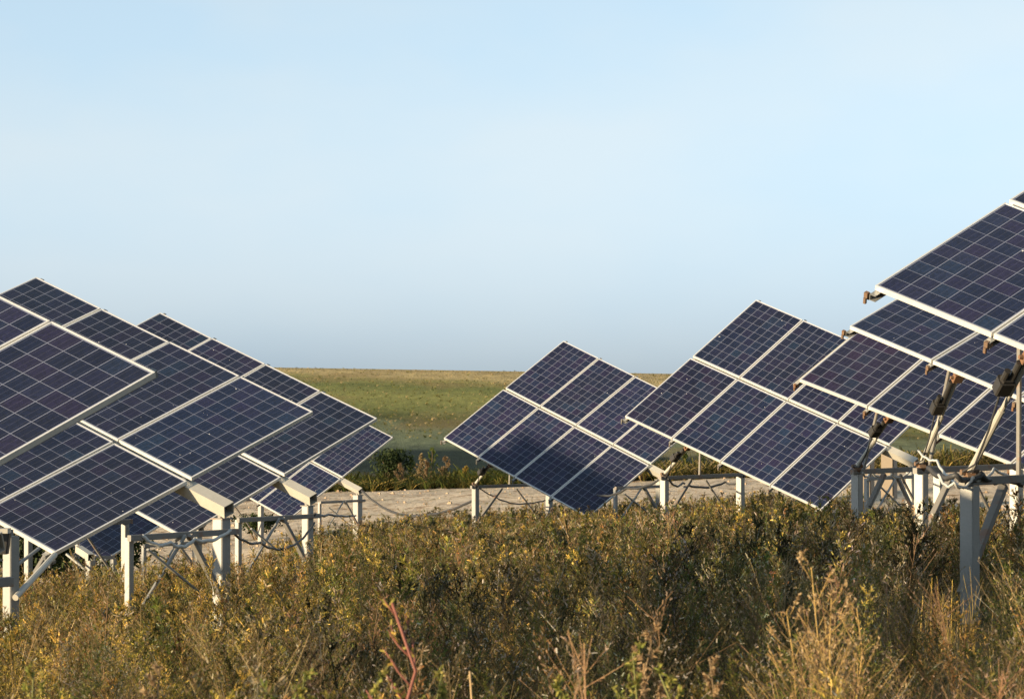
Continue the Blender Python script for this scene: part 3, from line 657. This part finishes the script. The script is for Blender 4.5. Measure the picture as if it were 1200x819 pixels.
def hill_tufts():
    n = 12000; y = rng.uniform(345, 632, n); x = rng.uniform(-.2, .2, n) * y; z = ground_z(x, y); Q = []; C = []
    T = [bushy(1., 4, 4, .55, p, .02, .9, .03) for p in (OLIVE, OLIVE, GREEN, STRAW, OLIVE)]
    for i in range(n):
        top = y[i] > 560; k = int(rng.integers(0, 5)) if not top else int(rng.choice([1, 3, 0, 1]))
        q, c = T[k]; s = rng.uniform(.08, .26) * (1 + (1.2 if y[i] < 590 else .9) * rng.random() ** 9); Q.append(q * np.array([s * 1.6, s * 1.6, s]) + np.array([x[i], y[i], z[i] - .05])); C.append(c * rng.uniform(.45, 1.25))
    return np.concatenate(Q), np.concatenate(C)
Qh, Ch = hill_tufts(); tag(quads_obj('hillside_scrub', Qh, Ch, M_LEAF2), 'low scrub and tufts dotted over the far hillside', 'scrub', kind='stuff')

def stones():
    n = 2600; y = rng.uniform(40, 92, n); x = rng.uniform(-.19, .19, n) * y; k = y > weed_limit(x, y) - .5; x, y = x[k], y[k]; Q = []; C = []
    for i in range(len(x)):
        s_ = .02 + .05 * rng.random() ** 4; c = np.array([x[i], y[i], gz(x[i], y[i]) + .012 + s_ * .3]); j = lambda: rng.uniform(.7, 1.25) * s_
        a_, b_ = np.array([j(), j() * .4, 0]), np.array([-j() * .4, j(), 0]); t_ = np.array([rng.normal(0, .2) * s_, rng.normal(0, .2) * s_, j() * .5]); lo = np.array([0, 0, -s_ * .5])
        B = [c + a_ + lo, c + b_ + lo, c - a_ + lo, c - b_ + lo]; Tt = [c + t_ + .55 * a_, c + t_ + .55 * b_, c + t_ - .55 * a_, c + t_ - .55 * b_]
        for q in range(4): Q.append([B[q], B[(q + 1) % 4], Tt[(q + 1) % 4], Tt[q]])
        Q.append(Tt); cc_ = np.array([(.34, .25, .17), (.24, .17, .11), (.40, .31, .21)][rng.integers(0, 3)]); C += [cc_] * 5
    return np.array(Q), np.array(C)
m, nt, out = newmat('stone'); _a2 = N(nt, 'ShaderNodeAttribute', attribute_name='Col'); bsdf(nt, out, _a2.outputs['Color'], .9, 0, .2)
Qs_, Cs_ = stones(); tag(quads_obj('stones', Qs_, Cs_, m), 'loose stones and clods scattered over the pale dirt track', 'stones', kind='stuff')

# individual plants
def stems_obj(name, segs, mat, root):
    m = MB()
    for pts, r0, r1 in segs:
        n_ = len(pts); m.tube(pts, [r0 + (r1 - r0) * i / (n_ - 1) for i in range(n_)], 6)
    return m.build(name, mat, root, root, True)
def flatmat(name, c, tr=0.):
    m, nt, out = newmat(name); geo = N(nt, 'ShaderNodeNewGeometry'); v = noise(nt, geo.outputs['Position'], 60, 3, .6)
    bsdf(nt, out, mixc(nt, v, tuple(x * .6 for x in c), tuple(x * 1.35 for x in c)), .7, 0, .3); return m
M_RED = flatmat('red_stem', (.20, .075, .055)); M_TAN = flatmat('dry_tan_stem', (.42, .29, .15)); M_OCH = flatmat('ochre_stem', (.34, .22, .07)); M_BRN = flatmat('brown_stem', (.15, .10, .05)); M_GRS = flatmat('green_stem', (.16, .16, .05))
def plant(name, px, ytop, d, label, cat, stem_m, pal, lean=0., nb=8, nl=8, leaf=.03, rad0=.007, spread=.35, stem_only=False, zone=(.3, 1.), group=None, blobs=None, leafiness=1., updir=(.7, 1.2)):
    x = P2(px, d); g = gz(x, d); top = at(px, ytop, d); h = top.z - g
    bx = top.x - lean * h
    root = empty(name, (bx, d, gz(bx, d))); tag(root, label, cat, group)
    wob = [random.gauss(0, .018) for _ in range(8)]; wob[0] = wob[7] = 0
    main = [Vector((bx + (top.x - bx) * t + wob[k] * h, d + wob[-k - 1] * h * .8, g + h * t)) for k, t in enumerate(np.linspace(0, 1, 7))]
    segs = [(main, rad0, rad0 * .55)]; Q = []; C = []
    def leaves(p, dv, n, L):
        u = rng.uniform(.25, 1.05, n)[:, None]; pp = np.array(p) + np.array(dv) * u
        ld = rnd_unit(n) + np.array(dv) / (L + 1e-6) * .5; ld = ld / np.linalg.norm(ld, axis=1, keepdims=True) * leaf * rng.uniform(.5, 1.3, (n, 1))
        lw = np.cross(ld, rnd_unit(n)); lw = lw / (np.linalg.norm(lw, axis=1, keepdims=True) + 1e-9) * leaf * rng.uniform(.3, .6, (n, 1))
        Q.append(quad(pp, ld, lw)); C.append(pal[rng.integers(0, len(pal), n)] * rng.uniform(.7, 1.3, (n, 1)))
    for k in range(nb):
        t = zone[0] + (zone[1] - zone[0]) * (k + rng.uniform(0, .8)) / nb; t = min(t, .995); f = t * 6; i = min(5, int(f)); p = main[i].lerp(main[i + 1], f - i)
        az = rng.uniform(0, 2 * math.pi); el = rng.uniform(*updir); L = h * spread * (1.15 - t) * rng.uniform(.6, 1.2)
        dv = Vector((math.cos(az) * math.cos(el), math.sin(az) * math.cos(el) * .7, math.sin(el))) * L
        pm = p + dv * .5 + Vector((rng.normal(0, .03) * L, 0, -.04 * L)); e = p + dv
        segs.append(([p, pm, e], rad0 * .45, rad0 * .22)); leaves(p, dv, nl, L)
        for _ in range(2):
            u = rng.uniform(.35, .8); s0 = p + dv * u; az2 = az + rng.uniform(-1.2, 1.2); L2 = L * .45
            d2 = Vector((math.cos(az2) * .6, math.sin(az2) * .5, .8)) * L2; segs.append(([s0, s0 + d2], rad0 * .28, rad0 * .16)); leaves(s0, d2, max(2, nl // 2), L2)
    stems_obj('stem', segs, stem_m, root)
    if Q:
        q = np.concatenate(Q) - np.array(root.location); o = quads_obj('foliage', q, np.concatenate(C), M_LEAF); o.parent = root
    return root
PINK = np.array([(.34, .235, .13), (.42, .31, .18), (.26, .17, .09)])
YEL = np.array([(.27, .25, .06), (.34, .28, .09), (.18, .20, .05)])
plant('red_stemmed_weed', 464, 706, 7.6, 'weed with a thick red stem forking near its top, in the shaded foreground', 'weed', M_RED, np.concatenate([GOLD, YEL]), -.12, 8, 5, .016, .0068, .30, zone=(.62, 1.))
plant('dry_stalk', 557, 786, 8.2, 'bare pale straw stalk poking up alone at the bottom edge', 'stalk', M_TAN, STRAW, .12, 2, 3, .010, .0045, .03, zone=(.95, 1.))
for px, yt, d, lb, ln in ((952, 664, 9.2, 'tallest dry tan branching weed at lower right, pinkish seed heads on its tip', .0), (968, 700, 8.7, 'dry tan weed with forked twigs just right of the tallest one', -.04), (922, 716, 9.0, 'dry tan weed leaning left with a pale pink cluster on its tip', -.12),
                          (1010, 712, 9.4, 'dry straw coloured weed spreading right of the forked one', .08)):
    plant('dry_branching_weed', px, yt, d, lb, 'dry weed', M_OCH, PINK, ln, 15, 10, .012, .0032, .5, zone=(.35, 1.), group='dry branching weeds at lower right')
for px, yt, d, lb in ((356, 792, 8.0, 'yellow-green leafy weed at the bottom edge, leftmost of the sunlit tips'), (446, 792, 8.1, 'yellow-green leafy weed beside the foot of the red stem'), (519, 790, 8.2, 'yellow-tipped weed between the red stem and the straw stalk'),
                      (742, 765, 8.4, 'yellow-tipped weed standing in the shaded bottom centre'), (783, 786, 8.3, 'yellow-green weed with upright sprigs, bottom centre right'), (768, 735, 8.9, 'tan seed-headed weed above the bottom centre sprigs'),
                      (833, 770, 8.6, 'pinkish brown seed-headed weed left of the dry branching ones'), (30, 790, 8.3, 'bright yellow-green weed in the lower left corner'), (182, 785, 8.5, 'tan tipped weed low at left'), (655, 793, 8.2, 'small yellow-green weed at the middle of the bottom edge')):
    plant('leafy_weed', px, yt, d, lb, 'weed', M_GRS if 'yellow' in lb else M_BRN, YEL if 'yellow' in lb else PINK, random.uniform(-.05, .05), 13, 16, .016, .0038, .26, zone=(.45, 1.), group='single sunlit weeds along the bottom edge')
# dry tall weeds on the far side of the dirt track
for px, yt, d, w, lb, pal in ((470, 545, 94, .5, 'tan feathery weed beyond the dirt track, left of the gap', PINK), (492, 533, 95, .35, 'thin tan weed beyond the dirt track beside the dark shrub', STRAW), (500, 540, 94, .3, 'slim pale weed in the middle of the gap', PINK),
                              (522, 536, 94, .45, 'tall pinkish dry weed left of the middle tracker', PINK), (545, 548, 95, .6, 'broad tan dry weed just left of the middle tracker post', GOLD), (568, 550, 95, .6, 'bushy golden weed behind the middle tracker brace', GOLD),
                              (506, 527, 97, .5, 'dark green sapling in the middle of the gap', GREEN), (482, 536, 98, .5, 'dark green sapling left of the middle of the gap', GREEN), (640, 552, 95, .5, 'golden weed hidden mostly by the middle tracker', GOLD),
                              (822, 530, 99, .5, 'dark upright weed seen under the right-hand table', GREEN), (802, 528, 99, .5, 'dark green weed seen left under the right-hand table', GREEN), (842, 534, 98, .4, 'dark weed right under the right-hand table', GREEN)):
    plant('tall_weed', px, yt, d, lb, 'weed', M_BRN, pal * (.62 if pal is not GREEN else 1.), 0., 22, 11, .062, .011, w * .9, zone=(.15, 1.), group='tall weeds beyond the dirt track')
def shrub(px, ytop, d, w, label, pal, n=1500, leaf=.09):
    x = P2(px, d); g = gz(x, d); h = at(px, ytop, d).z - g; root = empty('shrub', (x, d, g)); tag(root, label, 'shrub', 'dark shrubs')
    segs = []; cl = []
    for k in range(9):
        az = rng.uniform(0, 2 * math.pi); r = w * rng.uniform(.1, .5); t = rng.uniform(.45, .9); e = Vector((x + math.cos(az) * r, d + math.sin(az) * r, g + h * t)); segs.append(([Vector((x, d, g - .05)), Vector((x, d, g)).lerp(e, .5) + Vector((0, 0, .05 * h)), e], .02, .006)); cl.append(e)
    stems_obj('trunk', segs, M_BRN, root)
    c = np.array([tuple(cl[i]) for i in rng.integers(0, 9, n)]) + rng.normal(0, 1, (n, 3)) * np.array([w * .17, w * .17, h * .13]); c[:, 2] = np.clip(c[:, 2], g + .03, g + h * 1.02)
    ld = rnd_unit(n) * leaf; lw = np.cross(ld, rnd_unit(n)); lw = lw / (np.linalg.norm(lw, axis=1, keepdims=True)) * leaf * .5
    o = quads_obj('crown', quad(c, ld, lw) - np.array(root.location), pal[rng.integers(0, len(pal), n)] * rng.uniform(.5, 1.3, (n, 1)), M_LEAF2); o.parent = root
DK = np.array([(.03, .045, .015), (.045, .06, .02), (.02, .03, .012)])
shrub(455, 527, 97, 1.1, 'rounded dark shrub beyond the dirt track, right of the far left tracker', DK)
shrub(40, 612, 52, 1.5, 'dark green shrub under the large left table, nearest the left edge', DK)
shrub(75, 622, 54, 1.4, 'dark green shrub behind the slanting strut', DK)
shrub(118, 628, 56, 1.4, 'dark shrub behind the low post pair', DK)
shrub(300, 604, 74, .9, 'dark shrub by the far left supports', DK, 700)

# ------------------------------------------------------------------ light, sky, camera
A, E_ = rad(SUN_A), rad(SUN_E)
s = Vector((-math.sin(A) * math.cos(E_), -math.cos(A) * math.cos(E_), math.sin(E_)))
sd = bpy.data.lights.new('sun', 'SUN'); sd.energy = 5.0; sd.angle = rad(1.1); sd.color = (1., .78, .48)
so = bpy.data.objects.new('sun', sd); col.objects.link(so); so.rotation_euler = s.to_track_quat('Z', 'Y').to_euler(); so.location = s * 60
w = bpy.data.worlds.new('World'); scene.world = w; w.use_nodes = True; nt = w.node_tree; nt.nodes.clear()
wo = nt.nodes.new('ShaderNodeOutputWorld'); bg = nt.nodes.new('ShaderNodeBackground'); sky = nt.nodes.new('ShaderNodeTexSky')
sky.sky_type = 'NISHITA'; sky.sun_disc = False; sky.sun_elevation = E_; sky.sun_rotation = math.pi + A
sky.altitude = 100; sky.air_density = 1.; sky.dust_density = 1.0; sky.ozone_density = 1.5
# thin high cloud, whitening part of the sky
tc = nt.nodes.new('ShaderNodeTexCoord'); mp = nt.nodes.new('ShaderNodeMapping'); mp.inputs['Scale'].default_value = (4, 4, 9); nt.links.new(tc.outputs['Generated'], mp.inputs[0])
cn = noise(nt, mp.outputs[0], 1.6, 4, .5)
bw = nt.nodes.new('ShaderNodeRGBToBW'); nt.links.new(sky.outputs[0], bw.inputs[0])
lum = math_(nt, 'MULTIPLY', math_(nt, 'POWER', bw.outputs[0], .55), 1.60)
white = mixc(nt, 1., lum, (.91, 1.07, 1.17), 'MULTIPLY')
pale = mixc(nt, 1., lum, (.765, 1.02, 1.26), 'MULTIPLY')
base = mixc(nt, .12, pale, sky.outputs[0])
cc = mixc(nt, ramp(nt, cn, [(.36, (.0, .0, .0)), (.66, (.9, .9, .9))]), base, white)
nt.links.new(cc, bg.inputs[0]); bg.inputs[1].default_value = .11; nt.links.new(bg.outputs[0], wo.inputs[0])

cd = bpy.data.cameras.new('camera'); cam = bpy.data.objects.new('camera', cd); col.objects.link(cam); scene.camera = cam
cd.sensor_width = 36; cd.lens = F / 1200 * 36; cd.dof.use_dof = True; cd.dof.focus_distance = 36; cd.dof.aperture_fstop = 15; cd.clip_end = 6000; cd.clip_start = .1
cam.location = (0, 0, 0); cam.rotation_euler = (rad(90 + PITCH), 0, 0)
vs = scene.view_settings; vs.view_transform = 'Standard'; vs.look = 'None'; vs.gamma = 1; vs.use_curve_mapping = False; vs.exposure = 1.25
scene.cycles.max_bounces = 6; scene.cycles.transparent_max_bounces = 4
